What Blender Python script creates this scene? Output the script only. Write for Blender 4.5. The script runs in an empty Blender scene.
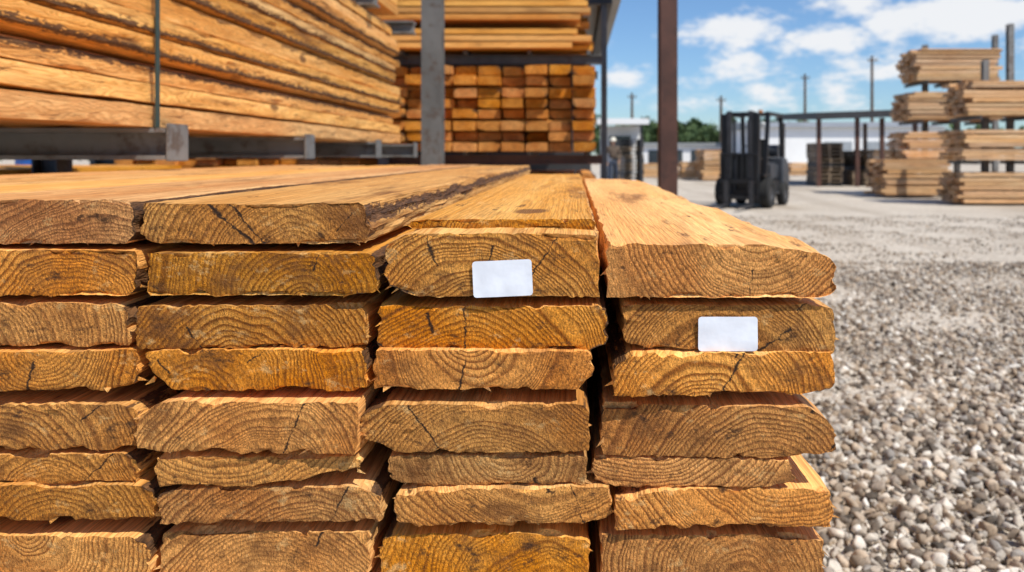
import bpy, bmesh, math, random
import numpy as np
from mathutils import Vector, Matrix, noise as mn
random.seed(7)
F=796.4; VX=575.0; HY=155.0; H=1.15
scene=bpy.context.scene
def P(px,py,D): return ((px-VX)/F*D, D, H-(py-HY)/F*D)
def X(px,D): return (px-VX)/F*D
def Z(py,D): return H-(py-HY)/F*D
# ---------------------------------------------------------------- node helper
class NT:
    def __init__(s,nt): s.nt=nt
    def n(s,t,**k):
        nd=s.nt.nodes.new(t)
        for a,b in k.items():
            if a.startswith('i_'):
                key=a[2:]; key=int(key) if key.isdigit() else key.replace('_',' ')
                s.set(nd.inputs[key],b)
            else: setattr(nd,a,b)
        return nd
    def set(s,inp,v):
        if isinstance(v,bpy.types.NodeSocket): s.nt.links.new(v,inp)
        else: inp.default_value=v
    def m(s,op,a,b=0.0,c=None,clamp=False):
        nd=s.nt.nodes.new('ShaderNodeMath'); nd.operation=op; nd.use_clamp=clamp
        s.set(nd.inputs[0],a); s.set(nd.inputs[1],b)
        if c is not None: s.set(nd.inputs[2],c)
        return nd.outputs[0]
    def vm(s,op,a,b=(0,0,0)):
        nd=s.nt.nodes.new('ShaderNodeVectorMath'); nd.operation=op
        s.set(nd.inputs[0],a); s.set(nd.inputs[1],b)
        return nd.outputs['Value'] if op in('LENGTH','DISTANCE','DOT_PRODUCT') else nd.outputs[0]
    def mr(s,v,a,b,c=0.0,d=1.0,sm=False):
        nd=s.nt.nodes.new('ShaderNodeMapRange'); nd.clamp=True
        if sm: nd.interpolation_type='SMOOTHSTEP'
        for i,q in enumerate((v,a,b,c,d)): s.set(nd.inputs[i],q)
        return nd.outputs[0]
    def mix(s,f,a,b,mode='MIX'):
        nd=s.nt.nodes.new('ShaderNodeMix'); nd.data_type='RGBA'; nd.blend_type=mode
        s.set(nd.inputs[0],f); s.set(nd.inputs[6],a); s.set(nd.inputs[7],b)
        return nd.outputs[2]
    def fmix(s,f,a,b):
        nd=s.nt.nodes.new('ShaderNodeMix'); nd.data_type='FLOAT'
        s.set(nd.inputs[0],f); s.set(nd.inputs[2],a); s.set(nd.inputs[3],b)
        return nd.outputs[0]
    def grey(s,v): return s.n('ShaderNodeCombineColor',i_0=v,i_1=v,i_2=v).outputs[0]
    def noise(s,vec,scale,detail=3,rough=.5,w=None,dist=0.0):
        nd=s.nt.nodes.new('ShaderNodeTexNoise')
        if w is not None:
            vec=s.vm('ADD',vec,s.n('ShaderNodeCombineXYZ',i_0=w,i_1=s.m('MULTIPLY',w,.37),i_2=s.m('MULTIPLY',w,-.71)).outputs[0])
        s.set(nd.inputs['Vector'],vec); s.set(nd.inputs['Scale'],scale)
        nd.inputs['Detail'].default_value=detail; nd.inputs['Roughness'].default_value=rough
        nd.inputs['Distortion'].default_value=dist
        return nd.outputs[0]
def newmat(name):
    m=bpy.data.materials.new(name); m.use_nodes=True
    nt=m.node_tree
    b=nt.nodes['Principled BSDF']
    return m,NT(nt),b
def c4(c): return (c[0],c[1],c[2],1.0)
# ---------------------------------------------------------------- wood
def wood_material(name,s_light,s_dark,e_light,e_dark,freq=190.0,hero=True,sat=1.0):
    m,t,b=newmat(name)
    rp=t.n('ShaderNodeAttribute',attribute_name='ringp').outputs['Vector']
    bi=t.n('ShaderNodeAttribute',attribute_name='binfo').outputs['Vector']
    sep=t.n('ShaderNodeSeparateXYZ',i_0=bi).outputs
    rnd,bark,isend=sep[0],sep[1],sep[2]
    w=t.m('MULTIPLY',rnd,157.0)
    n1=t.noise(t.vm('MULTIPLY',rp,(9,0.9,9)),1.0,2,.55,w)
    s=t.n('ShaderNodeSeparateXYZ',i_0=rp).outputs
    r0=t.m('SQRT',t.m('ADD',t.m('MULTIPLY',s[0],s[0]),t.m('MULTIPLY',s[2],s[2])))
    r=t.m('ADD',r0,t.m('MULTIPLY',t.m('SUBTRACT',n1,.5),.04))
    if hero:
        n2=t.noise(t.vm('MULTIPLY',rp,(60,2.2,60)),1.0,2,.6,w)
        r=t.m('ADD',r,t.m('MULTIPLY',t.m('SUBTRACT',n2,.5),.0042))
    ph=t.m('MULTIPLY',r,freq)
    nr=t.noise(t.n('ShaderNodeCombineXYZ',i_0=t.m('MULTIPLY',r,30.0)).outputs[0],1.0,1,.5,w)
    ph=t.m('ADD',ph,t.m('MULTIPLY',nr,9.0))
    fr=t.m('FRACT',ph)
    ring=t.mr(fr,.25,.85,0,1,True)
    ring=t.m('MULTIPLY',ring,t.mr(fr,.88,1.0,1,0))
    ring=t.m('MULTIPLY',ring,t.mr(nr,.3,.6,.45,1.0))
    fb=t.noise(t.vm('MULTIPLY',rp,(420,9,420)),1.0,2,.7,w)
    if hero:
        sp=t.noise(t.vm('MULTIPLY',rp,(560,200,240)),1.0,3,.85,w)
        fine=t.fmix(isend,fb,sp)
    else: fine=fb
    nb=t.mr(n1,.35,.66)
    sl=t.mix(nb,c4(s_light),c4([s_light[0]*.86,s_light[1]*.72,s_light[2]*.55]))
    side=t.mix(t.m('MULTIPLY',ring,.72),sl,c4(s_dark))
    el=t.mix(nb,c4(e_light),c4([e_light[0]*.76,e_light[1]*.62,e_light[2]*.45]))
    end=t.mix(t.m('MULTIPLY',ring,.88),el,c4(e_dark))
    col=t.mix(isend,side,end)
    hs=t.n('ShaderNodeHueSaturation')
    t.set(hs.inputs['Color'],col)
    t.set(hs.inputs['Hue'],t.m('ADD',.492,t.m('MULTIPLY',t.m('FRACT',t.m('MULTIPLY',rnd,7.3)),.007)))
    t.set(hs.inputs['Saturation'],t.m('MULTIPLY',sat,t.m('ADD',.97,t.m('MULTIPLY',t.m('FRACT',t.m('MULTIPLY',rnd,13.1)),.13))))
    t.set(hs.inputs['Value'],t.m('ADD',.80,t.m('MULTIPLY',t.m('FRACT',t.m('MULTIPLY',rnd,29.7)),.40)))
    col=hs.outputs[0]
    fv=t.fmix(isend,t.mr(fine,.3,.7,.66,1.2),t.mr(fine,.32,.68,.38,1.42))
    col=t.mix(1.0,col,t.grey(fv),'MULTIPLY')
    st=t.noise(t.vm('MULTIPLY',rp,(12,2.0,17)),1.0,4,.7,t.m('ADD',w,9.0))
    lo=t.m('SUBTRACT',.53,t.m('MULTIPLY',isend,.04))
    col=t.mix(t.m('MULTIPLY',t.mr(st,lo,.70,0,1,True),.78 if hero else .5),col,c4((.19,.070,.016)))
    if hero:
        st2=t.noise(t.vm('MULTIPLY',rp,(34,6,55)),1.0,4,.78,t.m('ADD',w,21.0))
        lo2=t.m('SUBTRACT',.60,t.m('MULTIPLY',isend,.035))
        col=t.mix(t.m('MULTIPLY',t.mr(st2,lo2,.71,0,1,True),.88),col,c4((.055,.021,.008)))
        hl=t.m('MULTIPLY',t.mr(st2,.43,.3,0,1,True),.45)
        col=t.mix(hl,col,c4((.93,.60,.25)))
        vo=t.n('ShaderNodeTexVoronoi')
        t.set(vo.inputs['Vector'],t.vm('ADD',t.vm('MULTIPLY',rp,(5,2.2,5)),t.n('ShaderNodeCombineXYZ',i_0=w,i_1=w).outputs[0])); vo.inputs['Scale'].default_value=1.0
        kd=t.m('ADD',vo.outputs['Distance'],t.m('MULTIPLY',n2,.06))
        kn=t.m('MULTIPLY',t.mr(kd,.10,.16,1,0,True),t.m('SUBTRACT',1.0,isend))
        col=t.mix(t.m('MULTIPLY',kn,.8),col,c4((.11,.04,.013)))
        ang=t.m('ARCTAN2',t.m('ABSOLUTE',s[2]),s[0])
        wob=t.m('MULTIPLY',t.m('SUBTRACT',st2,.5),.013)
        ck=None
        for q,(mul,wd_) in enumerate(((3.7,.0016),(9.1,.0010),(17.3,.0008))):
            h_=t.m('FRACT',t.m('MULTIPLY',rnd,mul*5.13))
            a0=t.m('ADD',1.5708-1.0,t.m('MULTIPLY',h_,2.0))
            dd=t.m('ABSOLUTE',t.m('ADD',t.m('MULTIPLY',t.m('SUBTRACT',ang,a0),r0),wob))
            ext=t.m('GREATER_THAN',t.m('SUBTRACT',r0,t.m('MULTIPLY',t.m('FRACT',t.m('MULTIPLY',h_,13.0)),.12)),.012)
            ext2=t.m('LESS_THAN',r0,t.m('ADD',.04,t.m('MULTIPLY',t.m('FRACT',t.m('MULTIPLY',h_,31.0)),.12)))
            wv=t.m('MULTIPLY',t.mr(n2,.35,.65,.3,1.7),wd_)
            c_=t.m('MULTIPLY',t.m('MULTIPLY',t.mr(dd,t.m('MULTIPLY',wv,.4),t.m('MULTIPLY',wv,1.3),1,0),ext),ext2)
            ck=c_ if ck is None else t.m('MAXIMUM',ck,c_)
        ck=t.m('MULTIPLY',ck,isend)
        col=t.mix(t.m('MULTIPLY',ck,.95),col,c4((.018,.008,.005)))
        bn=t.noise(t.vm('MULTIPLY',rp,(110,28,110)),1.0,3,.7,w)
    else: bn=fb
    bf=t.mr(t.m('ADD',bark,t.m('MULTIPLY',t.m('SUBTRACT',bn,.5),1.1)),.48,.62,0,1,True)
    bcol=t.mix(t.mr(bn,.35,.65),c4((.035,.017,.009)),c4((.19,.088,.034)))
    col=t.mix(bf,col,bcol)
    t.set(b.inputs['Base Color'],col)
    b.inputs['Roughness'].default_value=.68
    b.inputs['Specular IOR Level'].default_value=.3
    h=t.m('MULTIPLY',fine,t.m('ADD',.9,t.m('MULTIPLY',isend,1.2)))
    if hero:
        h=t.m('ADD',h,t.m('MULTIPLY',bn,t.m('ADD',t.m('MULTIPLY',bark,3.0),t.m('MULTIPLY',isend,2.0))))
    bp=t.n('ShaderNodeBump'); bp.inputs['Strength'].default_value=.9; bp.inputs['Distance'].default_value=.0028
    t.set(bp.inputs['Height'],h)
    t.set(b.inputs['Normal'],bp.outputs[0])
    return m
WOOD=wood_material('rough_sawn_pine',(.94,.56,.205),(.56,.245,.058),(.92,.465,.125),(.225,.072,.012))
WOODF=wood_material('stacked_pine',(.90,.49,.145),(.46,.19,.045),(.78,.37,.095),(.33,.125,.028),120.0,False)
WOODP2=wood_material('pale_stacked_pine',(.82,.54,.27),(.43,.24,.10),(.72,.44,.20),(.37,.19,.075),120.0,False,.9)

def make_obj(name,verts,faces,mats,parent=None,ringp=None,binfo=None,sharp=None,smooth=False,matidx=None):
    me=bpy.data.meshes.new(name); me.from_pydata([tuple(v) for v in verts],[],faces); 
    for m in (mats if isinstance(mats,(list,tuple)) else [mats]): me.materials.append(m)
    if ringp is not None:
        a=me.attributes.new('ringp','FLOAT_VECTOR','POINT'); a.data.foreach_set('vector',np.array(ringp,dtype=np.float32).ravel())
        a=me.attributes.new('binfo','FLOAT_VECTOR','POINT'); a.data.foreach_set('vector',np.array(binfo,dtype=np.float32).ravel())
    if matidx is not None: me.polygons.foreach_set('material_index',matidx)
    if smooth or sharp:
        me.polygons.foreach_set('use_smooth',[True]*len(me.polygons))
        if sharp: me.set_sharp_from_angle(angle=math.radians(sharp))
    me.update()
    o=bpy.data.objects.new(name,me); scene.collection.objects.link(o)
    if parent: o.parent=parent
    return o
def empty(name,loc=(0,0,0),rot=0):
    e=bpy.data.objects.new(name,None); e.location=loc; e.rotation_euler=(0,0,rot); scene.collection.objects.link(e); e.empty_display_size=.2
    return e
def N(x,y,z): return mn.noise(Vector((x,y,z)))
def board(x0,x1,zt,zb,y0,y1,seed,wane={},nx=44,nz=10,ny=30,slant=None,spl=5,rough=1.0,power=2.0,crown=None,wk=.62):
    """returns verts,faces,ringp,binfo for one rough-sawn board running along +Y"""
    rs=random.Random(seed); sd=rs.uniform(0,500)
    w=x1-x0; t=zt-zb; cx=(x0+x1)/2; cz=(zt+zb)/2
    pcx=rs.uniform(-.07,.07); pcz=rs.choice([-1,-1,1])*rs.uniform(.02,.10)
    rnd=rs.random(); off=rs.uniform(0,30)
    if slant is None: slant=rs.uniform(-.05,.05)
    tilt=rs.uniform(-.08,.08)
    cup=rs.uniform(-.0018,.0018) if crown is None else crown
    chips=[(rs.uniform(x0,x1),rs.choice([0,1]),rs.uniform(.005,.024),rs.uniform(.0015,.007)) for _ in range(7)] if nx>20 else []
    def sm(v): v=max(0,min(1,v)); return v*v*(3-2*v)
    def prof(x,y):
        top=zt+cup*(1-(2*(x-cx)/w)**2)+.0014*rough*N(x*30+sd,y*4,1)+.0008*rough*N(x*110+sd,y*30,4)
        bot=zb+cup*(1-(2*(x-cx)/w)**2)*.6+.0014*rough*N(x*30+sd,y*4,7)+.0010*rough*N(x*110+sd,y*30,9)
        bt=bb=0
        for k,(a,d,bk) in wane.items():
            u=(x-x0) if 'L' in k else (x1-x)
            aa=a*(1+.5*N(y*5+sd,3,0)); f=max(0,1-u/aa)**1.15 if aa>0 else 0
            dd=d*wk*(1+.45*N(y*4+sd,9,0)+.35*N(y*17+sd,x*40,5))*f
            if 'T' in k: top-=dd; bt=max(bt,bk*sm(f*3.5))
            else: bot+=dd; bb=max(bb,bk*sm(f*3.5))
        if top<bot+.003: top=bot+.003
        return top,bot,bt,bb
    V=[];Fc=[];R=[];B=[]
    def add(x,y,z,bk,e):
        V.append((x,y,z)); R.append((x-cx-pcx,y+off,z-cz-pcz)); B.append((rnd,bk,e)); return len(V)-1
    def pt(i,j,y,front):
        u=i/nx; v=j/nz; x=x0+w*u
        top,bot,bt,bb=prof(x,y)
        z=bot+(top-bot)*v
        if i in(0,nx):
            sgn=-1 if i==0 else 1
            x+=sgn*(-.0015+.004*rough*N(y*14+sd,v*3,sgn*5)+.003*rough*N(y*60+sd,v*7,sgn*3))
            if j in(0,nz): x-=sgn*.0012
        bk=bt*v+bb*(1-v)
        yy=y
        if front:
            edge=1 if (i in(0,nx) or j in(0,nz)) else 0
            yy+=slant*(x-cx)+tilt*(z-cz)+.0018*N(x*70+sd,z*160,2)+.0014*N(x*260+sd,z*200,6)+edge*(.0003+.0022*abs(N(x*160+sd,z*160,5)))
            if edge: z+= .0022*rough*N(x*190+sd,z*50,11); x+=.0022*rough*N(x*150+sd,z*190,12)
            for (cxp,ct,cw,cd_) in chips:
                q=1-abs(x-cxp)/cw
                if q>0:
                    if ct and j==nz: z-=cd_*q; yy+=cd_*q
                    if (not ct) and j==0: z+=cd_*q; yy+=cd_*q
        return x,yy,z,bk
    per=[(i,0) for i in range(nx)]+[(nx,j) for j in range(nz)]+[(i,nz) for i in range(nx,0,-1)]+[(0,j) for j in range(nz,0,-1)]
    rows=[]
    for k in range(ny+1):
        s=k/ny; y=y0+(y1-y0)*(s**power)
        row=[]
        for (i,j) in per:
            x,yy,z,bk=pt(i,j,y,k==0); row.append(add(x,yy,z,bk,0))
        rows.append(row)
    n=len(per)
    for k in range(ny):
        for q in range(n):
            a,b_=rows[k][q],rows[k][(q+1)%n]; c,d=rows[k+1][(q+1)%n],rows[k+1][q]
            Fc.append((a,b_,c,d))
    for (y,fr) in((y0,True),(y1,False)):
        g=[[0]*(nz+1) for _ in range(nx+1)]
        for i in range(nx+1):
            for j in range(nz+1):
                x,yy,z,bk=pt(i,j,y,fr); g[i][j]=add(x,yy,z,bk*(.9 if (i in(0,nx) or j in(0,nz)) else .0),1)
        for i in range(nx):
            for j in range(nz):
                q=(g[i][j],g[i+1][j],g[i+1][j+1],g[i][j+1])
                Fc.append(tuple(reversed(q)) if fr is False else q)
    for _ in range(spl):
        side=rs.choice('LRBBB')
        yy=y0+rs.uniform(.003,.012)
        if side in 'LR':
            sg=-1 if side=='L' else 1; bx=(x0 if sg<0 else x1)-sg*.004; bz=zb+t*rs.uniform(.1,.7)
            ln=rs.uniform(.005,.012); tip=(bx+sg*ln,yy-rs.uniform(-.004,.004),bz-rs.uniform(.0,.010)); hw=rs.uniform(.001,.0035)
            pts=[(bx,yy,bz-hw),(bx,yy,bz+hw),(bx,yy+.004,bz),tip]
        else:
            bx=x0+w*rs.uniform(.04,.96); _,bz,_,_=prof(bx,y0); bz+=.002; ln=rs.uniform(.004,.007); hw=rs.uniform(.001,.004)
            pts=[(bx-hw,yy,bz),(bx+hw*2,yy,bz),(bx,yy+.004,bz),(bx+rs.uniform(-.012,.012),yy-.001,bz-ln)]
        ii=[add(*p,.1,0) for p in pts]
        for f in((0,1,3),(1,2,3),(2,0,3),(0,2,1)): Fc.append(tuple(ii[q] for q in f))
    return V,Fc,R,B
# ---------------------------------------------------------------- foreground stack
stack=empty('lumber_stack')
cnt=0
def add_board(pxa,pxb,ya,yb,D,y1,wane={},**k):
    global cnt; cnt+=1
    seed=k.pop('seed',cnt*31+5)
    V,Fc,R,B=board(X(pxa,D),X(pxb,D),Z(ya,D),Z(yb,D),D,y1,seed,wane,**k)
    return make_obj('board_%d'%cnt,V,Fc,WOOD,stack,R,B,sharp=32)
TR,TL,BR,BL='TR','TL','BR','BL'
L12=3.75; L34=2.95
rowsD=dict(A=.805,B=.793,C=.798,D=.791,E=.796,F=.798,G=.792,H=.797)
spec={
 'A':[(-98,137,200,243,{TR:(.008,.018,1),BR:(.01,.01,.8)},0),(141,368,203,243,{TR:(.006,.02,.8),BL:(.012,.008,.3)},.0),None,None],
 'B':[(-92,137,251,296,{BR:(.012,.012,1)},.004),(146,378,254,296,{TR:(.012,.008,.9),BR:(.03,.01,.6)},.0),(385,601,235,297,{TL:(.022,.014,.2),BL:(.028,.022,.8),TR:(.008,.004,.5)},0),(606,836,243,297,{TR:(.10,.022,.0),BR:(.02,.005,.4)},0)],
 'C':[(-95,129,304,347,{TR:(.01,.012,.9)},.0),(137,366,305,348,{TL:(.006,.008,.8)},0),(377,608,305,349,{BR:(.022,.01,.8),TR:(.01,.006,.8)},.0),(622,836,304,353,{TR:(.03,.012,.4),BL:(.07,.02,.1)},.003)],
 'D':[(-88,136,351,390,{BR:(.012,.016,.8)},.0),(147,368,351,391,{BL:(.03,.036,.3),TR:(.014,.01,.9)},.003),(372,592,351,390,{BR:(.02,.014,.7)},.0),(612,837,354,395,{TL:(.02,.02,.7),BR:(.03,.012,.6)},.0)],
 'E':[(-95,138,404,450,{TR:(.02,.008,.6)},.0),(134,360,402,453,{TL:(.035,.03,.1)},-.012),(359,590,404,453,{TL:(.03,.016,.7),BL:(.04,.022,.4),TR:(.008,.012,.6)},-.004),(600,835,405,457,{TR:(.03,.03,.3),TL:(.006,.01,.9),BR:(.02,.006,.8)},.0)],
 'F':[(-90,138,453,483,{TR:(.014,.010,.8)},.0),(155,360,456,486,{BR:(.10,.032,.2)},-.008),(388,588,456,486,{BL:(.015,.014,.9)},.0),(592,792,459,488,{BL:(.03,.01,.4),BR:(.04,.016,.3)},.0)],
 'G':[(-95,154,486,521,{TR:(.02,.014,.8)},.0),(158,381,489,523,{TL:(.02,.01,.9),TR:(.014,.012,.8)},.0),(395,612,489,525,{TL:(.03,.008,.2),BL:(.02,.012,.8),BR:(.03,.01,.3)},.0),(615,835,491,528,{TL:(.04,.020,.5),TR:(.01,.006,.2)},.0)],
 'H':[(-95,153,534,577,{TR:(.02,.014,.9)},.0),(158,372,533,577,{TL:(.01,.008,.5)},.0),(379,590,534,577,{TR:(.04,.016,.3),TL:(.014,.012,.7)},.0),(600,826,535,577,{TR:(.05,.012,.2)},.0)],
}
for rk,cols in spec.items():
    for ci,c in enumerate(cols):
        if c is None: continue
        D=rowsD[rk]+c[5]
        k={}
        if (rk,ci) in(('B',2),('C',3)): k=dict(slant=0.0)
        add_board(c[0],c[1],c[2],c[3],D,L12 if ci<2 else L34,c[4],ny=40 if rk in'AB' else 14,**k)
add_board(408,594,219,229,.856,L34-.05,{TL:(.02,.004,.2)},nz=3,spl=2,ny=34)
for rk in spec:
    c=spec[rk][1]; D=rowsD[rk]
    for j in(1,2,3):
        sh=-238*j-5
        add_board(c[0]-236+sh+random.uniform(-6,6),c[1]-236+sh+random.uniform(-6,6),c[2]+random.uniform(-1,1),c[3],D+random.uniform(0,.02),L12+random.uniform(-.1,.1),{TR:(.012,.02,.9)} if random.random()<.5 else {TL:(.02,.01,.8)},nx=10,nz=3,ny=22,spl=2)
zz=Z(579,.797); r_=0
while zz>.17:
    r_+=1; th=random.uniform(.038,.048); gp=.004 if r_%3 else .012
    for ci in range(-3,3):
        xa=-.46+ci*.238+random.uniform(-.008,.008)
        V,Fc,R,B=board(xa,xa+.222,zz-gp,zz-gp-th,.79+random.uniform(-.01,.03),L12 if ci<1 else L34,900+r_*10+ci,{BR:(.02,.015,.8)} if random.random()<.5 else {TL:(.02,.015,.5)},nx=8,nz=3,ny=4,spl=2)
        make_obj('board_low_%d_%d'%(r_,ci),V,Fc,WOOD,stack,R,B,sharp=38)
    zz-=th+gp
for k,y in enumerate((1.05,1.9,2.7)):
    V,Fc,R,B=board(-.05,.05,.05,-.05,0,1.9,77+k,nx=4,nz=4,ny=6,spl=0)
    make_obj('bearer_%d'%k,[(-1.2+q[1]*.74,y+q[0],(zz)*.5+q[2]*(zz/.1)*.98) for q in V],[tuple(reversed(f)) for f in Fc],WOOD,stack,R,B,sharp=38)

# ---------------------------------------------------------------- generic bundles of boards
def bundle(name,x0,x1,y0,y1,z0,z1,axis='Y',bw=.22,bt=.05,gap=.006,jit=.04,parent=None,seed=1,mat=None,sticker=4,res=2,wane=.3):
    rs=random.Random(seed); V=[];Fc=[];R=[];B=[]
    if axis=='Y': A0,A1,L0,L1=x0,x1,y0,y1
    else: A0,A1,L0,L1=y0,y1,x0,x1
    nc=max(1,int(round((A1-A0)/bw))); bw=(A1-A0)/nc
    z=z0; r=0
    while z+bt<=z1+.01:
        r+=1
        for c in range(nc):
            a=A0+c*bw+rs.uniform(0,.012); bb=A0+(c+1)*bw-rs.uniform(.003,.02)
            wa={}
            if rs.random()<wane: wa={rs.choice(['TL','TR','BL','BR']):(rs.uniform(.01,.03),rs.uniform(.01,.025),rs.choice([.2,.9]))}
            j0=rs.uniform(-jit,jit); j1=rs.uniform(-jit,jit)
            v,f,rr,b=board(a,bb,z+bt-rs.uniform(.001,.005),z+rs.uniform(0,.001),L0+j0,L1+j1,seed*1000+r*37+c,wa,nx=3,nz=2,ny=res,spl=0,slant=rs.uniform(-.02,.02),power=1.0)
            o=len(V); 
            if axis=='Y': V+=v; Fc+=[tuple(i+o for i in q) for q in f]
            else: V+=[(q[1],q[0],q[2]) for q in v]; Fc+=[tuple(i+o for i in reversed(q)) for q in f]
            R+=rr; B+=b
        z+=bt+gap
        if sticker and r%sticker==0 and z+bt<z1:
            st=.022
            ns=max(2,int((L1-L0)/.9)+1)
            for s in range(ns):
                l=L0+.15+(L1-L0-.3)*s/(ns-1)
                v,f,rr,b=board(-.02,.02,st-.002,0,A0,A1,seed*77+s+r,{},nx=1,nz=1,ny=1,spl=0,slant=0,power=1.0)
                o=len(V)
                if axis=='Y':
                    V+=[(q[1],l+q[0],z-gap+q[2]) for q in v]
                    Fc+=[tuple(i+o for i in reversed(q)) for q in f]
                else:
                    V+=[(l+q[0],q[1],z-gap+q[2]) for q in v]
                    Fc+=[tuple(i+o for i in q) for q in f]
                R+=rr;B+=b
            z+=st
    return make_obj(name,V,Fc,mat or WOODF,parent,R,B,sharp=40)
# ---------------------------------------------------------------- simple materials
def simple(name,col,rough=.6,metal=0,var=.25,scale=3,rust=None,bump=.0):
    m,t,b=newmat(name)
    tc=t.n('ShaderNodeTexCoord').outputs['Object']
    n=t.noise(tc,scale,3,.62)
    c=t.mix(t.mr(n,.3,.7),c4([q*(1-var) for q in col]),c4([min(1,q*(1+var)) for q in col]))
    if rust:
        n2=t.noise(tc,scale*2.3,4,.7)
        c=t.mix(t.m('MULTIPLY',t.mr(n2,.5,.68,0,1,True),.8),c,c4(rust))
    t.set(b.inputs['Base Color'],c); b.inputs['Roughness'].default_value=rough; b.inputs['Metallic'].default_value=metal
    if bump:
        bp=t.n('ShaderNodeBump'); bp.inputs['Strength'].default_value=.6; bp.inputs['Distance'].default_value=bump
        t.set(bp.inputs['Height'],t.noise(tc,scale*12,2,.6)); t.set(b.inputs['Normal'],bp.outputs[0])
    return m
GREY=simple('galvanised_steel',(.20,.20,.195),.55,.2,.25,4,(.10,.07,.05),.001)
GREYP=simple('grey_painted_column',(.13,.125,.12),.65,0,.25,4,(.09,.06,.045),.001)
GREYD=simple('weathered_grey_paint',(.085,.09,.095),.6,.0,.3,4,(.06,.04,.03),.001)
RUSTY=simple('brown_painted_steel',(.085,.034,.022),.6,0,.35,3,(.045,.02,.014),.001)
DARK=simple('dark_metal_sheet',(.03,.03,.034),.6,0,.3,2)
BLACK=simple('black_machine_paint',(.013,.014,.017),.4,0,.3,3)
RUB=simple('tyre_rubber',(.014,.014,.014),.85,0,.3,6)
STEEL=simple('worn_steel',(.07,.07,.075),.5,.5,.3,6)
WHITE=simple('white_wall_paint',(.78,.79,.80),.7,0,.08,.3)
LAMP=simple('lamp_lens',(.8,.8,.78),.2,0,.05,3)
PANEL=simple('dark_grey_panel',(.05,.055,.065),.45,0,.3,3)
DOORG=simple('grey_door_panel',(.30,.33,.36),.55,0,.15,3)
GLASS=simple('dark_glass',(.03,.04,.05),.1,0,.2,1)
ROOF=simple('roof_sheet',(.30,.31,.32),.55,.2,.2,.6)
WOODP=simple('pole_wood',(.12,.085,.06),.85,0,.3,2)
PALW=simple('aged_pallet_wood',(.20,.145,.095),.85,0,.4,3)
BLUE=simple('blue_plastic',(.02,.16,.60),.5,0,.2,2)
STRAP=simple('strap_band',(.035,.06,.05),.5,0,.2,9)
SKIN=simple('skin',(.42,.24,.16),.55,0,.1,9)
SHIRT=simple('work_shirt',(.10,.07,.05),.85,0,.25,9)
JEANS=simple('dark_jeans',(.03,.04,.065),.85,0,.3,9)
BOOT=simple('boot_leather',(.03,.02,.015),.6,0,.3,9)
HELM=simple('hard_hat_shell',(.70,.66,.55),.35,0,.05,9)
def box(name,x0,x1,y0,y1,z0,z1,mat,parent=None,bev=0.0,rot=None):
    bm=bmesh.new(); bmesh.ops.create_cube(bm,size=1)
    for v in bm.verts: v.co=Vector(((v.co.x+.5)*(x1-x0)+x0,(v.co.y+.5)*(y1-y0)+y0,(v.co.z+.5)*(z1-z0)+z0))
    if bev: bmesh.ops.bevel(bm,geom=bm.edges[:],offset=bev,segments=2,affect='EDGES')
    if rot is not None: bm.transform(rot)
    me=bpy.data.meshes.new(name); bm.to_mesh(me); bm.free(); me.materials.append(mat)
    o=bpy.data.objects.new(name,me); scene.collection.objects.link(o)
    if parent: o.parent=parent
    return o
def beam(name,a,b,r,mat,parent=None,seg=8,sq=False,r2=None):
    a=Vector(a);b=Vector(b); d=b-a
    bm=bmesh.new(); bmesh.ops.create_cone(bm,cap_ends=True,segments=4 if sq else seg,radius1=r*(1.414 if sq else 1),radius2=(r if r2 is None else r2)*(1.414 if sq else 1),depth=d.length)
    if sq: bm.transform(Matrix.Rotation(math.pi/4,4,'Z'))
    bm.transform(Matrix.Translation((a+b)/2)@d.to_track_quat('Z','Y').to_matrix().to_4x4())
    me=bpy.data.meshes.new(name); bm.to_mesh(me); bm.free(); me.materials.append(mat)
    o=bpy.data.objects.new(name,me); scene.collection.objects.link(o)
    if parent: o.parent=parent
    return o
def hbeam(name,a,b,w,h,tk,mat,parent=None,up=Vector((0,0,1))):
    a=Vector(a);b=Vector(b);d=(b-a).normalized(); s=d.cross(up).normalized(); u=s.cross(d).normalized()
    pr=[(-w/2,-h/2),(w/2,-h/2),(w/2,-h/2+tk),(tk/2,-h/2+tk),(tk/2,h/2-tk),(w/2,h/2-tk),(w/2,h/2),(-w/2,h/2),(-w/2,h/2-tk),(-tk/2,h/2-tk),(-tk/2,-h/2+tk),(-w/2,-h/2+tk)]
    V=[a+s*p+u*q for p,q in pr]+[b+s*p+u*q for p,q in pr]; n=12
    Fc=[(i,(i+1)%n,(i+1)%n+n,i+n) for i in range(n)]
    Fc+=[(0,3,2,1),(0,11,10,3),(3,10,9,4),(4,9,8,7),(4,7,6,5)]
    Fc+=[tuple(i+n for i in reversed(f)) for f in Fc[n:n+5]]
    o=make_obj(name,V,Fc,mat,parent)
    bm=bmesh.new(); bm.from_mesh(o.data); bmesh.ops.recalc_face_normals(bm,faces=bm.faces[:]); bm.to_mesh(o.data); bm.free()
    return o
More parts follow.
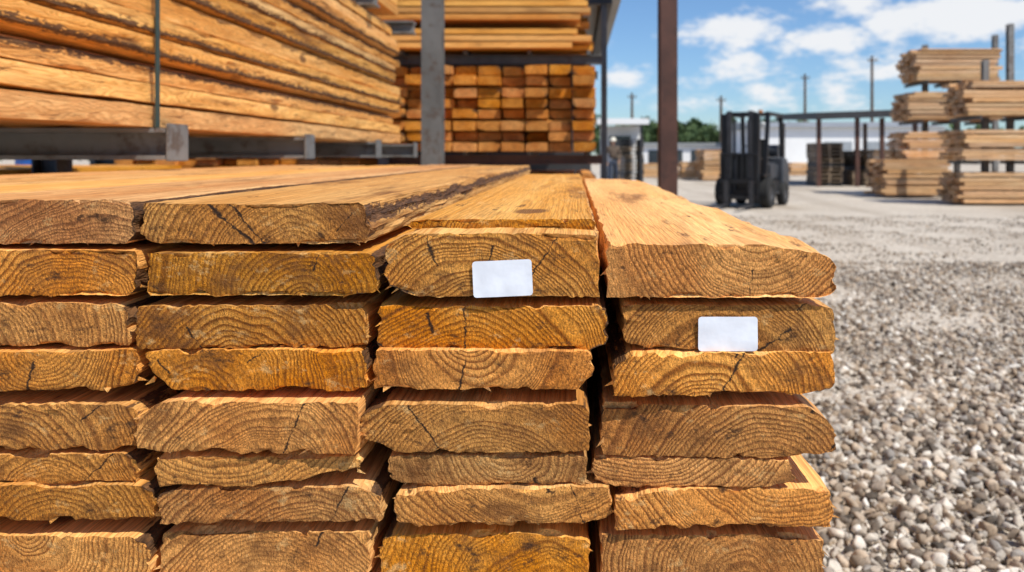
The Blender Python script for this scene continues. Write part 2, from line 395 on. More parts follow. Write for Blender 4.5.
# ---------------------------------------------------------------- left cantilever rack with big bundle
XS=-1.34
rack=empty('cantilever_rack')
for k,y in enumerate((1.35,2.57,3.85,5.2,6.4)):
    yy=y
    hbeam('arm_%d'%k,(-4.1,yy,1.185),(XS+.05,yy,1.185),.13,.10,.014,GREY,rack)
    hbeam('arm_upper_%d'%k,(-4.1,yy,2.17),(XS+.05,yy,2.17),.13,.10,.014,GREY,rack)
    box('arm_lip_%d'%k,XS+.052,XS+.062,yy-.065,yy+.065,1.13,1.25,GREY,rack,.003)
    hbeam('column_%d'%k,(-4.2,yy,0),(-4.2,yy,4.2),.2,.2,.015,GREYD,rack,up=Vector((1,0,0)))
V=[];Fc=[];R=[];B=[]
rs=random.Random(5); z=1.24; i=0
while z<2.07:
    th=rs.uniform(.060,.074)
    xo=XS+rs.uniform(-.026,.02)
    wa={}
    q=rs.random()
    if q<.35: wa={'BR':(.02,rs.uniform(.01,.03),.75)}
    elif q<.6: wa={'TR':(.02,rs.uniform(.01,.03),.75)}
    v,f,r,b=board(xo-.24,xo,z+th-.004,z,.45+rs.uniform(-.1,.1),6.0+rs.uniform(-.15,.15),3300+i,wa,nx=6,nz=5,ny=70,spl=0,power=1.0,rough=2.6)
    o=len(V);V+=v;Fc+=[tuple(a+o for a in c) for c in f];R+=r;B+=b
    z+=th+rs.uniform(.002,.011); i+=1
big=empty('lumber_bundle')
make_obj('outer_boards',V,Fc,WOOD,big,R,B,sharp=40)
bundle('inner_boards',-3.9,XS-.27,.5,6.0,1.24,2.06,'Y',.25,.072,.004,.08,big,11,None,0,2)
for y in(2.51,):
    box('strap_side_%d'%int(y*10),XS+.022,XS+.026,y-.011,y+.011,1.236,2.11,STRAP,big)
    box('strap_top_%d'%int(y*10),-3.9,XS+.026,y-.011,y+.011,2.112,2.116,STRAP,big)
bundle('lumber_bundle',-3.9,XS-.02,.4,6.1,2.225,3.0,'Y',.25,.072,.006,.06,None,12,None,0,6)
bundle('lumber_bundle',-3.9,-1.75,4.4,8.2,.2,.92,'Y',.24,.055,.005,.1,None,13,None,4,2)
bundle('lumber_bundle',-6.6,-4.4,2.2,9.0,.2,1.05,'Y',.24,.055,.005,.1,None,14,None,4,2)
prof_=[(0,0),(.28,0),(.29,.02),(.275,.04),(.275,.28),(.29,.3),(.275,.32),(.275,.58),(.29,.6),(.275,.62),(.275,.84),(.29,.86),(.28,.88),(.26,.86),(0,.86)]
vs=[];fs=[];ns=24
for r,z in prof_:
    for k in range(ns): vs.append((r*math.cos(k*math.tau/ns)+X(42,9.8),r*math.sin(k*math.tau/ns)+9.8,z*1.3))
for a in range(len(prof_)-1):
    for k in range(ns): fs.append((a*ns+k,a*ns+(k+1)%ns,(a+1)*ns+(k+1)%ns,(a+1)*ns+k))
make_obj('plastic_drum',vs,fs,BLUE,None,sharp=40)
# ---------------------------------------------------------------- storage shed with racked bundles
shed=empty('storage_shed')
hbeam('post_front',(X(433,7.2),7.2,0),(X(433,7.2),7.2,4.4),.18,.18,.02,GREYP,shed,up=Vector((0,1,0)))
beam('post_thin',(X(604,9),9,0),(X(604,9),9,2.85),.033,GREYD,shed,sq=True)
hbeam('eave_beam',(-9,9,2.92),(.42,9,2.92),.12,.14,.012,DARK,shed)
hbeam('side_beam',(.36,9.1,2.92),(.36,15,2.92),.12,.14,.012,DARK,shed)
box('roof_sheet',-9,.55,9.02,15.2,3.0,3.05,ROOF,shed)
box('back_wall',-9,.3,15.0,15.06,0,2.98,DARK,shed)
for k,x in enumerate((-9,-6,-3)): beam('back_post_%d'%k,(x,14.9,0),(x,14.9,2.9),.05,GREYD,shed,sq=True)
sr=empty('pallet_rack')
for k,(x,y) in enumerate(((-2.1,8.75),(-2.1,10.6))):
    beam('upright_%d'%k,(x,y,0),(x,y,2.85),.05,GREYD,sr,sq=True)
for k,z in enumerate((1.1,2.2)):
    for y in(8.8,10.5): hbeam('shelf_beam_%d_%d'%(k,int(y)),(-2.1,y,z),(.3,y,z),.08,.1,.012,GREYD if k else RUSTY,sr)
    for x in(-1.9,-1.2,-.5,.15): beam('cross_%d_%d'%(k,int(x*10)),(x,8.7,z+.07),(x,10.7,z+.07),.022,GREYD,sr,sq=True)
bundle('lumber_bundle',X(383,8.6),X(598,8.6)-.02,8.6,11.4,1.19,2.14,'Y',.265,.098,.014,.18,None,21,None,3,2,.9)
bundle('lumber_bundle',-2.3,X(583,8.6),8.5,10.2,2.30,2.56,'X',.24,.06,.012,.14,None,22,None,0,3)
bundle('lumber_bundle',-2.3,X(578,8.6),8.5,10.2,2.60,2.88,'X',.24,.06,.012,.14,None,23,None,0,3)
bundle('lumber_bundle',-2.2,.25,8.7,11.4,.2,.98,'Y',.25,.07,.008,.12,None,24,None,4,2)
bundle('lumber_bundle',-5.4,-2.5,9.4,12,.2,1.4,'Y',.25,.07,.008,.12,None,25,None,4,2)
# tall brown column
bc=empty('steel_column')
xb=X(667.5,8.3)
box('shaft',xb-.095,xb+.095,8.3-.095,8.3+.095,.02,6.0,RUSTY,bc,.012)
box('base_plate',xb-.2,xb+.2,8.1,8.5,0,.02,RUSTY,bc)
# ---------------------------------------------------------------- forklift
def forklift(loc,rot,sc=1.0):
    e=empty('forklift',loc,rot); e.scale=(sc,)*3
    box('chassis',-.75,.75,-.48,.48,.22,.62,BLACK,e,.05)
    pr=[(-1.25,.28),(-.7,.2),(-.7,1.12),(-1.05,1.1),(-1.22,.95),(-1.3,.6)]
    V=[(x,-.54,z) for x,z in pr]+[(x,.54,z) for x,z in pr]; n=len(pr)
    Fc=[tuple(range(n)),tuple(reversed(range(n,2*n)))]+[(i,i+n,(i+1)%n+n,(i+1)%n) for i in range(n)]
    o=make_obj('counterweight',V,Fc,PANEL,e); md=o.modifiers.new('b','BEVEL'); md.width=.04; md.segments=3
    box('hood',-.72,.05,-.42,.42,.6,1.0,PANEL,e,.05)
    box('seat_base',-.55,-.05,-.25,.25,.985,1.1,RUB,e,.04)
    box('seat_back',-.6,-.48,-.24,.24,1.08,1.55,RUB,e,.05)
    box('dash',.42,.6,-.4,.4,.6,1.12,BLACK,e,.04)
    beam('steering_column',(.48,0,1.0),(.3,0,1.22),.025,STEEL,e)
    bpy.ops.mesh.primitive_torus_add(major_radius=.16,minor_radius=.015,location=(.28,0,1.25),rotation=(0,-.9,0)); w=bpy.context.object; w.name='steering_wheel'; w.data.materials.append(BLACK); w.parent=e
    for s in(-1,1):
        y=.46*s
        beam('guard_front_%d'%s,(.6,y,.6),(.32,y,2.1),.042,BLACK,e,sq=True)
        beam('guard_rear_%d'%s,(-.85,y,1.05),(-.78,y,2.1),.042,BLACK,e,sq=True)
        beam('roof_side_%d'%s,(-.84,y,2.1),(.38,y,2.1),.04,BLACK,e,sq=True)
        beam('mast_outer_%d'%s,(.86,.36*s,.12),(.86,.36*s,2.08),.065,BLACK,e,sq=True)
        beam('mast_inner_%d'%s,(.9,.24*s,.12),(.9,.24*s,2.14),.045,STEEL,e,sq=True)
        beam('lift_cylinder_%d'%s,(.80,.16*s,.2),(.80,.16*s,1.95),.035,STEEL,e)
        beam('tilt_cylinder_%d'%s,(.5,.33*s,.5),(.85,.33*s,.9),.03,STEEL,e)
        box('fork_shank_%d'%s,.99,1.03,.28*s-.05,.28*s+.05,.08,.62,STEEL,e,.006)
        box('fork_blade_%d'%s,1.03,2.05,.28*s-.05,.28*s+.05,.06,.095,STEEL,e,.006)
        beam('lamp_%d'%s,(.47,.38*s,1.86),(.53,.38*s,1.84),.05,LAMP,e,seg=16)
        for nm,x,r,wd in(('front_wheel',.52,.34,.22),('rear_wheel',-.78,.27,.18)):
            yc=.5*s
            prf=[(.0,wd*.32),(r*.45,wd*.32),(r*.5,wd*.42),(r*.62,wd*.5),(r*.93,wd*.48),(r,wd*.36),(r,-wd*.36),(r*.93,-wd*.48),(r*.62,-wd*.5),(r*.5,-wd*.42),(r*.45,-wd*.32),(0,-wd*.32)]
            vs=[];fs=[];ns=28
            for rr,yy in prf:
                for k in range(ns): vs.append((x+rr*math.cos(k*math.tau/ns),yc+yy,r+rr*math.sin(k*math.tau/ns)))
            for a in range(len(prf)-1):
                for k in range(ns): fs.append((a*ns+k,a*ns+(k+1)%ns,(a+1)*ns+(k+1)%ns,(a+1)*ns+k))
            mi=[1 if (a<2 or a>8) else 0 for a in range(len(prf)-1) for k in range(ns)]
            make_obj('%s_%d'%(nm,s),vs,fs,[RUB,STEEL],e,sharp=40,matidx=mi)
        box('fender_%d'%s,.18,.86,.40*s-.12,.40*s+.12,.70,.75,BLACK,e,.015)
        box('step_%d'%s,-.2,.15,.5*s-.08,.5*s+.08,.3,.34,STEEL,e,.01)
    for k in range(7): 
        x=-.75+k*.18; box('roof_bar_%d'%k,x-.03,x+.03,-.44,.44,2.085,2.125,BLACK,e)
    for k,z in enumerate((.3,1.1,2.02)): box('mast_tie_%d'%k,.8,.85,-.34,.34,z,z+.1,BLACK,e,.01)
    for k,z in enumerate((.2,.55)): box('carriage_bar_%d'%k,.955,.99,-.46,.46,z,z+.1,BLACK,e,.008)
    for k in range(8): beam('backrest_bar_%d'%k,(.97,-.42+.12*k,.6),(.97,-.42+.12*k,1.2),.014,BLACK,e)
    beam('backrest_top',(.97,-.44,1.2),(.97,.44,1.2),.022,BLACK,e)
    beam('beacon',(-.7,0,2.12),(-.7,0,2.24),.05,simple('beacon_lens',(.6,.2,.03),.3),e,seg=14)
    beam('gas_bottle',(-.95,-.36,1.27),(-.95,.36,1.27),.15,PANEL,e,seg=20)
    return e
forklift((X(755,17.6),17.9,0),math.radians(-119),.98)
# ---------------------------------------------------------------- yard worker
def skinned(name,pts,edges,mat,parent,root=0):
    me=bpy.data.meshes.new(name); me.from_pydata([p[:3] for p in pts],edges,[]); me.materials.append(mat)
    o=bpy.data.objects.new(name,me); scene.collection.objects.link(o); o.parent=parent
    md=o.modifiers.new('skin','SKIN'); md.use_smooth_shade=True
    for v,p in zip(me.skin_vertices[0].data,pts): v.radius=(p[3],p[4] if len(p)>4 else p[3]); v.use_root=False
    me.skin_vertices[0].data[root].use_root=True
    o.modifiers.new('sub','SUBSURF').render_levels=2
    return o
wk_=empty('yard_worker',(X(613,29),29,0),math.radians(10))
skinned('trousers',[(0,0,.93,.15,.11),(.10,0,.88,.095),(.13,-.03,.50,.068),(.14,.0,.12,.055),(-.10,0,.88,.095),(-.13,-.05,.50,.068),(-.15,.02,.12,.055),(0,0,1.0,.15,.11)],[(0,1),(1,2),(2,3),(0,4),(4,5),(5,6),(0,7)],JEANS,wk_)
skinned('shirt',[(0,0,1.0,.155,.115),(0,0,1.2,.165,.12),(0,0,1.40,.15,.10),(0,0,1.49,.06),(.19,0,1.42,.068),(.26,-.02,1.14,.050),(.20,-.18,.98,.042),(-.19,0,1.42,.068),(-.27,.02,1.14,.050),(-.25,-.06,.90,.042)],[(0,1),(1,2),(2,3),(2,4),(4,5),(5,6),(2,7),(7,8),(8,9)],SHIRT,wk_)
for s,(hx,hy,hz) in((1,(.18,-.24,.95)),(-1,(-.245,-.075,.86))):
    pts=[(hx,hy+.03,hz+.03,.028),(hx,hy,hz-.03,.034,.018)];ed=[(0,1)]
    for f in range(4):
        b_=len(pts); ox=(f-1.5)*.017
        pts+= [(hx+ox,hy-.008,hz-.075,.009),(hx+ox,hy-.02,hz-.105+abs(f-1.3)*.006,.008)]; ed+=[(1,b_),(b_,b_+1)]
    b_=len(pts); pts+=[(hx-.04*s,hy-.015,hz-.03,.011),(hx-.05*s,hy-.025,hz-.06,.009)]; ed+=[(0,b_),(b_,b_+1)]
    skinned('hand_%d'%s,pts,ed,SKIN,wk_)
skinned('head',[(0,0,1.47,.055),(0,-.005,1.56,.065,.075),(0,0,1.64,.082,.098),(0,.005,1.70,.078,.092)],[(0,1),(1,2),(2,3)],SKIN,wk_)
beam('nose',(0,-.105,1.60),(0,-.09,1.645),.014,SKIN,wk_,r2=.008)
for s in(-1,1):
    box('ear_%d'%s,.082*s-.008,.082*s+.008,-.01,.025,1.59,1.65,SKIN,wk_,.006)
    box('eye_%d'%s,.032*s-.012,.032*s+.012,-.094,-.088,1.632,1.642,BLACK,wk_,.002)
    box('boot_%d'%s,.14*s-.05,.14*s+.05,-.19,.08,.0,.12,BOOT,wk_,.03)
box('mouth',-.025,.025,-.088,-.083,1.565,1.572,simple('lips',(.25,.1,.08)),wk_,.002)
vs=[];fs=[];ns=20
prh=[(.135,1.665),(.115,1.675),(.108,1.70),(.10,1.74),(.075,1.78),(.04,1.80),(0,1.805)]
for r,z in prh:
    for k in range(ns): vs.append((r*math.cos(k*math.tau/ns),r*1.12*math.sin(k*math.tau/ns),z))
for a in range(len(prh)-1):
    for k in range(ns): fs.append((a*ns+k,a*ns+(k+1)%ns,(a+1)*ns+(k+1)%ns,(a+1)*ns+k))
make_obj('hard_hat',vs,fs,HELM,wk_,smooth=True)
# ---------------------------------------------------------------- stacks of pallets
def pallets(loc,n,seed,rot=0.0,parts=None):
    rs=random.Random(seed); e=empty('pallet_stack',loc,rot)
    for i in range(n):
        z=i*.145; V=[];Fc=[]
        dx,dy=rs.uniform(-.03,.03),rs.uniform(-.03,.03)
        def bx(x0,x1,y0,y1,z0,z1):
            o=len(V)
            for a in(x0,x1):
                for b in(y0,y1):
                    for c in(z0,z1): V.append((a+dx,b+dy,c))
            for f in((0,1,3,2),(4,6,7,5),(0,4,5,1),(2,3,7,6),(0,2,6,4),(1,5,7,3)): Fc.append(tuple(q+o for q in f))
        for k in range(7): y=-.6+k*.185; bx(-.5,.5,y,y+.1,z+.122,z+.143)
        for k in range(3): y=-.6+k*.55; bx(-.5,.5,y,y+.1,z,z+.02)
        for x in(-.5,-.03,.42): bx(x,x+.08,-.6,.6,z+.0205,z+.1215)
        make_obj('pallet_%d'%i,V,Fc,PALW if rs.random()<.6 else DARK,e)
    return e
pallets((X(828,29.5),29.9,0),11,1); pallets((X(848,31),31.5,0),9,2,.2); pallets((X(866,29.5),30.2,0),5,3,.1)
pallets((X(629,30),30.6,0),12,6,.1)
# ---------------------------------------------------------------- small canopy shelter left of column
ks=empty('yard_office')
D=30
box('wall_back',1.0,2.6,D+1.6,D+1.7,0,2.3,WHITE,ks)
box('roof',.85,2.75,D-.2,D+1.9,2.36,2.5,WHITE,ks,.02)
box('fascia',.83,2.77,D-.24,D-.203,2.3,2.52,WHITE,ks)
for k,x in enumerate((1.05,2.5)): beam('post_%d'%k,(x,D,0),(x,D,2.36),.05,DARK,ks,sq=True)
box('window',1.35,2.2,D+1.55,D+1.597,1.1,1.9,GLASS,ks,.01)
# ---------------------------------------------------------------- open canopy on the right
cp=empty('open_sided_shed'); D=29
xa,xb2=X(816,D),X(915,D)
for k,(x,y) in enumerate(((xa+.1,D),(xa+1.5,D),((xa+xb2)/2+.6,D),(xb2,D),(xa+.1,D+5),(xb2,D+5))):
    beam('post_%d'%k,(x,y,0),(x,y,2.5),.07,RUSTY,cp,sq=True)
bmv=[(xa-.1,D-.4,2.42),(xb2+2,D-.4,2.62),(xb2+2,D+5.4,2.85),(xa-.1,D+5.4,2.65)]
make_obj('roof',[*bmv,*[(x,y,z+.26) for x,y,z in bmv]],[(3,2,1,0),(4,5,6,7),(0,1,5,4),(1,2,6,5),(2,3,7,6),(3,0,4,7)],DARK,cp)
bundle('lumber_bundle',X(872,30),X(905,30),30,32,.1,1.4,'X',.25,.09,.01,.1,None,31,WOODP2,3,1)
# ---------------------------------------------------------------- white warehouse far
wh=empty('white_warehouse'); D=62
x0,x1=X(757,D),X(945,D)
box('walls',x0,x1,D,D+14,0,3.3,WHITE,wh)
rv=[(x0-.3,D-.4,3.3),(x1+.3,D-.4,3.3),(x1+.3,D+14.4,3.3),(x0-.3,D+14.4,3.3),(x0-.3,D+7,4.0),(x1+.3,D+7,4.0)]
make_obj('roof',[(a,b,c+.004) for a,b,c in rv],[(0,1,5,4),(2,3,4,5),(0,4,3),(1,2,5),(3,2,1,0)],ROOF,wh)
for k in range(3): box('roller_door_%d'%k,x0+5.2+k*3.3,x0+7.4+k*3.3,D-.05,D-.003,0,2.2,DOORG,wh)
wh2=empty('low_warehouse'); D=75
x0,x1=X(640,D),X(752,D)
box('walls',x0,x1,D,D+12,0,2.0,WHITE,wh2); box('roof',x0-.3,x1+.3,D-.3,D+12.3,2.004,2.3,ROOF,wh2)
for k in range(5): box('door_%d'%k,x0+.8+k*2,x0+2+k*2,D-.05,D-.003,0,1.6,GLASS,wh2)
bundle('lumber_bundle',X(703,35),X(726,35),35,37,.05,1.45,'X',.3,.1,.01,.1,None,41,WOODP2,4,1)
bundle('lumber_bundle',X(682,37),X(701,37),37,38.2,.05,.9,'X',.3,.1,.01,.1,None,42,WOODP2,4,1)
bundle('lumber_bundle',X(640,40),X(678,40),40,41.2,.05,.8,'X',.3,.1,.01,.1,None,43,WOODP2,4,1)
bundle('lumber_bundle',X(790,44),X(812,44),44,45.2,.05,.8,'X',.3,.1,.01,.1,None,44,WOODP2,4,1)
# ---------------------------------------------------------------- right side racks
rr=empty('outdoor_lumber_rack')
def R3(px0,px1,py0,py1,D,dep,seed,name='lumber_bundle'):
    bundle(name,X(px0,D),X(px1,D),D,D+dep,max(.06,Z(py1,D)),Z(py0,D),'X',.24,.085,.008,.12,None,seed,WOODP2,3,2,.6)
    z=max(.0,Z(py1,D)-.09)
    if Z(py1,D)>.2:
        for k in range(3):
            x=X(px0,D)+.25+k*(X(px1,D)-X(px0,D)-.5)/2
            hbeam('arm_%d_%d'%(seed,k),(x,D-.1,z+.035),(x,D+dep+.2,z+.035),.08,.08,.01,GREYD,rr)
R3(968,1100,80,115,18,1.2,51); R3(966,1100,127,160,18,1.2,52); R3(962,1100,170,205,18,1.2,53)
R3(918,1000,47,80,22,1.3,54); R3(912,1000,90,120,22,1.3,55); R3(906,1000,131,160,22,1.3,56); R3(884,952,160,197,21.2,1.2,57)
for k,(px,D,pt) in enumerate(((1010,19.4,24),(985,19.4,60),(995,23.5,35),(925,23.5,45),(957,23.5,50))):
    hbeam('rack_post_%d'%k,(X(px,D),D,0),(X(px,D),D,Z(pt,D)),.14,.14,.014,GREY,rr,up=Vector((0,1,0)))
# ---------------------------------------------------------------- utility poles
def pole(px,py,D,arms=1):
    e=empty('utility_pole',(X(px,D),D,0)); h=Z(py,D)
    beam('shaft',(0,0,0),(0,0,h),.22,WOODP,e,r2=.14)
    for k in range(arms):
        z=h-.5-k*.9
        beam('crossarm_%d'%k,(-.5,-.17,z),(.5,-.17,z),.06,WOODP,e,sq=True)
        for x in(-.45,.0,.45): beam('insulator_%d_%d'%(k,int(x*10)),(x,-.17,z+.06),(x,-.17,z+.25),.05,GREY,e)
    return e
for a in((721,96,90,1),(805,74,95,1),(872,56,85,1),(632,93,95,1)): pole(*a)
# ---------------------------------------------------------------- trees (distant mass)
m,t,b=newmat('foliage')
tc=t.n('ShaderNodeTexCoord').outputs['Object']
t.set(b.inputs['Base Color'],t.mix(t.mr(t.noise(tc,.9,4,.6),.3,.7),c4((.04,.075,.025)),c4((.10,.16,.055)))); b.inputs['Roughness'].default_value=.8
FOL=m
rng=np.random.default_rng(3)
def treeline(name,xa,xb,D,hmin,hmax,n):
    V=[];Fc=[]
    for i in range(n):
        cx=xa+(xb-xa)*(i+.5+rng.uniform(-.4,.4))/n; cy=D+rng.uniform(-4,4); h=rng.uniform(hmin,hmax)
        o=len(V)
        for zz_,rr_ in((0,.25),(h*.55,.13)):
            for k in range(6): V.append((cx+rr_*math.cos(k*1.047),cy+rr_*math.sin(k*1.047),zz_))
        for k in range(6): Fc.append((o+k,o+(k+1)%6,o+6+(k+1)%6,o+6+k))
        for c in range(9):
            a=rng.uniform(0,6.28); q=rng.uniform(0,h*.33)
            bx,by,bz=cx+q*math.cos(a),cy+q*math.sin(a),h*rng.uniform(.35,.85); br=h*rng.uniform(.1,.2)
            for l in range(70):
                d=rng.normal(size=3); d/=np.linalg.norm(d); p=np.array((bx,by,bz))+d*br*rng.uniform(.6,1.1)
                u=rng.normal(size=3)*.22; v=rng.normal(size=3)*.22; o=len(V)
                V+= [tuple(p-u),tuple(p+v),tuple(p+u),tuple(p-v)]; Fc.append((o,o+1,o+2,o+3))
    return make_obj(name,V,Fc,FOL)
treeline('distant_trees',X(585,120),X(770,120),120,4.4,7.6,24)
treeline('distant_trees',X(640,150),X(1150,150),150,4.5,8.5,38)
treeline('distant_trees',X(-600,160),X(600,160),160,4,7,40)
# ---------------------------------------------------------------- ground
m,t,b=newmat('packed_gravel_ground')
tc=t.n('ShaderNodeNewGeometry').outputs['Position']
n1=t.noise(tc,.35,4,.6); n2=t.noise(tc,14,4,.7)
vo=t.n('ShaderNodeTexVoronoi'); t.set(vo.inputs['Vector'],tc); vo.inputs['Scale'].default_value=30
vs_=t.n('ShaderNodeSeparateColor',i_0=vo.outputs['Color']).outputs[0]
col=t.mix(t.mr(n1,.35,.65),c4((.47,.40,.325)),c4((.63,.56,.475)))
peb=t.mix(vs_,c4((.24,.20,.16)),c4((.71,.65,.57)))
col=t.mix(t.m('MULTIPLY',t.mr(n2,.42,.6),.65),col,peb)
tr=t.noise(t.vm('MULTIPLY',tc,(.9,.09,1)),1.0,3,.5)
col=t.mix(t.m('MULTIPLY',t.mr(tr,.50,.64,0,1,True),.55),col,c4((.33,.27,.21)))
t.set(b.inputs['Base Color'],col); b.inputs['Roughness'].default_value=.95; b.inputs['Specular IOR Level'].default_value=.1
bp=t.n('ShaderNodeBump'); bp.inputs['Strength'].default_value=.8; bp.inputs['Distance'].default_value=.02
t.set(bp.inputs['Height'],t.m('SUBTRACT',t.m('MULTIPLY',n2,.6),vo.outputs['Distance'])); t.set(b.inputs['Normal'],bp.outputs[0])
make_obj('ground',[(-600,-300,0),(600,-300,0),(600,1200,0),(-600,1200,0)],[(0,1,2,3)],m)
# gravel stones
m,t,b=newmat('crushed_stone')
at=t.n('ShaderNodeAttribute',attribute_name='srnd').outputs['Fac']
cr=t.n('ShaderNodeValToRGB'); t.set(cr.inputs[0],at)
e=cr.color_ramp.elements; e[0].color=(.07,.058,.047,1); e[1].color=(.86,.82,.75,1)
for p,c in((.14,(.19,.15,.115)),(.32,(.40,.30,.21)),(.48,(.46,.39,.32)),(.64,(.66,.59,.50)),(.78,(.28,.25,.225)),(.86,(.58,.45,.33))):
    q=e.new(p); q.color=c4(c)
gp=t.n('ShaderNodeNewGeometry').outputs['Position']
nn=t.noise(gp,140,3,.65)
fv=t.mr(nn,.3,.7,.68,1.15)
t.set(b.inputs['Base Color'],t.mix(1.0,cr.outputs[0],t.grey(fv),'MULTIPLY'))
b.inputs['Roughness'].default_value=.85; b.inputs['Specular IOR Level'].default_value=.3
STONE=m
bm=bmesh.new(); bmesh.ops.create_icosphere(bm,subdivisions=1,radius=1); bv=np.array([v.co[:] for v in bm.verts]); bf=np.array([[v.index for v in f.verts] for f in bm.faces]); bm.free()
bm=bmesh.new(); bmesh.ops.create_icosphere(bm,subdivisions=2,radius=1); bv2=np.array([v.co[:] for v in bm.verts]); bf2=np.array([[v.index for v in f.verts] for f in bm.faces]); bm.free()
def stones(specs):
    Vs=[];Fs=[];As=[];off=0
    for (bv_,bf_,pos,size) in specs:
        n=len(pos); nv=len(bv_)
        nvar=50
        var=[]
        for k in range(nvar):
            v=bv_.copy()
            for c in range(7):
                d=rng.normal(size=3); d/=np.linalg.norm(d); lim=rng.uniform(.25,.7)
                pr=v@d; ex=np.maximum(pr-lim,0); v=v-ex[:,None]*d
            v=v/np.abs(v).max()
            v=v*np.array([1.0,rng.uniform(.55,.95),rng.uniform(.5,.85)])
            v+=rng.normal(size=v.shape)*.02
            var.append(v)
        var=np.array(var)
        vi=rng.integers(0,nvar,n); v=var[vi]*size[:,None,None]
        a=rng.uniform(0,6.283,n); tl=rng.normal(size=n)*.6
        ca,sa=np.cos(a)[:,None],np.sin(a)[:,None]; ct,st=np.cos(tl),np.sin(tl)
        y=v[:,:,1]*ct[:,None]-v[:,:,2]*st[:,None]; z=v[:,:,1]*st[:,None]+v[:,:,2]*ct[:,None]; x=v[:,:,0]
        xx=x*ca-y*sa; yy=x*sa+y*ca
        W=np.stack([xx,yy,z],-1)+pos[:,None,:]
        Vs.append(W.reshape(-1,3)); Fs.append((bf_[None]+ (np.arange(n)*nv)[:,None,None]+off).reshape(-1,3)); off+=n*nv
        As.append(np.repeat(rng.random(n),nv))
    V=np.concatenate(Vs);Fa=np.concatenate(Fs);A=np.concatenate(As)
    me=bpy.data.meshes.new('gravel'); me.vertices.add(len(V)); me.vertices.foreach_set('co',V.astype(np.float32).ravel())
    me.loops.add(Fa.size); me.loops.foreach_set('vertex_index',Fa.astype(np.int32).ravel())
    me.polygons.add(len(Fa)); me.polygons.foreach_set('loop_start',np.arange(0,Fa.size,3,dtype=np.int32)); 
    me.update(calc_edges=True)
    at=me.attributes.new('srnd','FLOAT','POINT'); at.data.foreach_set('value',A.astype(np.float32))
    me.materials.append(STONE); me.update(); me.validate()
    o=bpy.data.objects.new('gravel',me); scene.collection.objects.link(o); return o
def scat(n,ya,yb,smin,smax,xlo=.25,k=.68,zf=.35,layer=.012,pw=1.8):
    ys=rng.uniform(ya,yb,n*3); wd=(k*ys+.3-xlo); keep=rng.random(n*3)<wd/wd.max(); ys=ys[keep][:n]; wd=wd[keep][:n]
    xs=xlo+rng.random(len(ys))*wd
    s=smin+(smax-smin)*rng.random(len(ys))**pw
    zs=s*zf+rng.random(len(ys))*layer+.012*np.sin(xs*3.1+ys*1.7)+.009*np.sin(ys*5.3-xs*2.2)
    return np.stack([xs,ys,zs],-1),s
p1,s1=scat(10500,1.6,4.4,.012,.035,pw=1.7)
p2,s2=scat(14000,4.4,8.5,.012,.031)
p3,s3=scat(11000,8.5,15,.008,.026,zf=.2,layer=.0,xlo=.9)
p4,s4=scat(14000,1.6,5.0,.005,.012,layer=.015)
stones([(bv2,bf2,p1,s1),(bv,bf,p2,s2),(bv,bf,p3,s3),(bv,bf,p4,s4)])
# ---------------------------------------------------------------- labels
m,t,b=newmat('label_paper')
tc=t.n('ShaderNodeTexCoord').outputs['Object']
t.set(b.inputs['Base Color'],t.mix(t.mr(t.noise(tc,40,4,.6),.3,.7),c4((.68,.72,.80)),c4((.78,.82,.90))))
b.inputs['Roughness'].default_value=.6
bp=t.n('ShaderNodeBump'); bp.inputs['Strength'].default_value=.35; bp.inputs['Distance'].default_value=.002; t.set(bp.inputs['Height'],t.noise(tc,60,2,.5)); t.set(b.inputs['Normal'],bp.outputs[0])
PAP=m
def label(pxc,pyc,D,w,h,rot,seed):
    c=Vector(P(pxc,pyc,D)); nx_,nz_=20,12; V=[];Fc=[]; rad=.003
    for i in range(nx_+1):
        for j in range(nz_+1):
            x=(i/nx_-.5)*w; z=(j/nz_-.5)*h
            dx=max(0,abs(x)-(w/2-rad)); dz=max(0,abs(z)-(h/2-rad)); L=math.hypot(dx,dz)
            if dx>0 and dz>0 and L>rad: x-=math.copysign(dx*(1-rad/L),x); z-=math.copysign(dz*(1-rad/L),z)
            y=-.0009*N(x*60+seed,z*60,0)
            V.append((x,y,z))
    for i in range(nx_):
        for j in range(nz_):
            a=i*(nz_+1)+j; Fc.append((a,a+nz_+1,a+nz_+2,a+1))
    o=make_obj('paper_label',V,Fc,PAP,smooth=True); o.location=c; o.rotation_euler=(0,rot,0)
    return o
label(502.5,278.5,.7895,.059,.036,math.radians(-2.5),3)
label(728,334,.7975,.0595,.0345,math.radians(0),8)
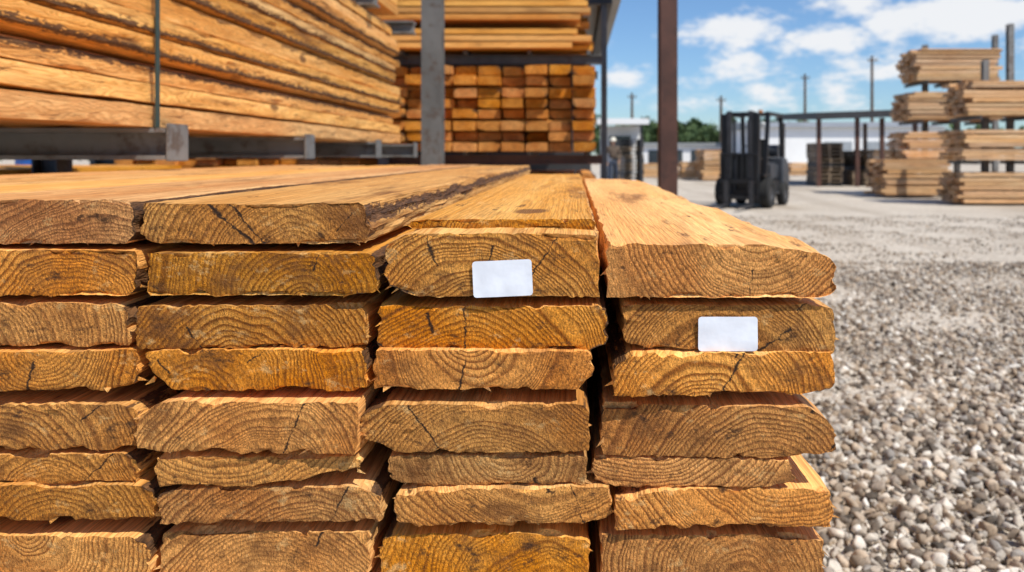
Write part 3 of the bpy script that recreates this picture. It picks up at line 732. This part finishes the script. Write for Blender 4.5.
# ---------------------------------------------------------------- world, sun
sunv=Vector((.42,-.40,.82)).normalized()
elev=math.asin(sunv.z)
w=bpy.data.worlds.new('World'); scene.world=w; w.use_nodes=True
t=NT(w.node_tree); bg=w.node_tree.nodes['Background']
sky=t.n('ShaderNodeTexSky'); sky.sky_type='NISHITA'; sky.sun_disc=False; sky.sun_elevation=elev
sky.sun_rotation=math.atan2(sunv.x,sunv.y); sky.air_density=1.0; sky.dust_density=.3; sky.ozone_density=3.0
d=t.n('ShaderNodeTexCoord').outputs['Generated']
sc=(1,1,2.6); dv=t.vm('MULTIPLY',d,sc)
def dirp(px,py):
    v=Vector((px-VX,F,HY-py)).normalized(); return (v.x*sc[0],v.y*sc[1],v.z*sc[2])
tot=None
for (px,py,r,a) in((735,30,.065,1.2),(700,36,.045,.8),(828,40,.055,1.25),(790,50,.045,.8),(735,66,.06,.9),(690,80,.045,.5),(920,20,.07,1.2),(985,12,.085,1.3),(622,76,.04,.9),(850,2,.06,.9),(880,68,.07,.8),(1080,40,.08,1),(300,20,.1,1),(780,97,.08,.6),(690,110,.08,.45),(840,95,.06,.6)):
    q=t.m('MULTIPLY',t.mr(t.vm('DISTANCE',dv,dirp(px,py)),0.0,r*1.5,1,0,True),a)
    tot=q if tot is None else t.m('MAXIMUM',tot,q)
cn=t.noise(t.vm('MULTIPLY',d,(1,1,2.2)),24,5,.62)
big_=t.noise(t.vm('MULTIPLY',d,(1,1,2.4)),5,3,.6)
dens=t.m('ADD',tot,t.m('MULTIPLY',t.m('SUBTRACT',cn,.5),2.3))
cl=t.mr(dens,.20,.95,0,1,True)
upz=t.n('ShaderNodeSeparateXYZ',i_0=d).outputs[2]
cl2=t.m('MULTIPLY',t.mr(big_,.55,.7,0,.8,True),t.mr(upz,.22,.4,0,1))
cl=t.m('MAXIMUM',cl,cl2)
skyc=t.mix(1.0,sky.outputs[0],c4((.92,1.14,1.38)),'MULTIPLY')
fin=t.mix(t.m('MULTIPLY',cl,.95),skyc,c4((9.5,9.6,9.8)))
t.set(bg.inputs['Color'],fin); bg.inputs['Strength'].default_value=.095
sl=bpy.data.lights.new('sun','SUN'); sl.energy=5.0; sl.angle=math.radians(.5); sl.color=(1,.94,.82)
so=bpy.data.objects.new('sun',sl); scene.collection.objects.link(so); so.rotation_euler=sunv.to_track_quat('Z','Y').to_euler()
# ---------------------------------------------------------------- camera
cd=bpy.data.cameras.new('camera'); co=bpy.data.objects.new('camera',cd); scene.collection.objects.link(co); scene.camera=co
co.location=(0,0,H); co.rotation_euler=(math.pi/2,0,0)
cd.lens=28; cd.sensor_width=36; cd.shift_x=-(VX-512)/1024; cd.shift_y=-(286-HY)/1024
cd.clip_start=.02; cd.clip_end=3000
cd.dof.use_dof=True; cd.dof.focus_distance=.84; cd.dof.aperture_fstop=6.5
scene.view_settings.view_transform='Standard'; scene.view_settings.look='None'; scene.view_settings.exposure=0
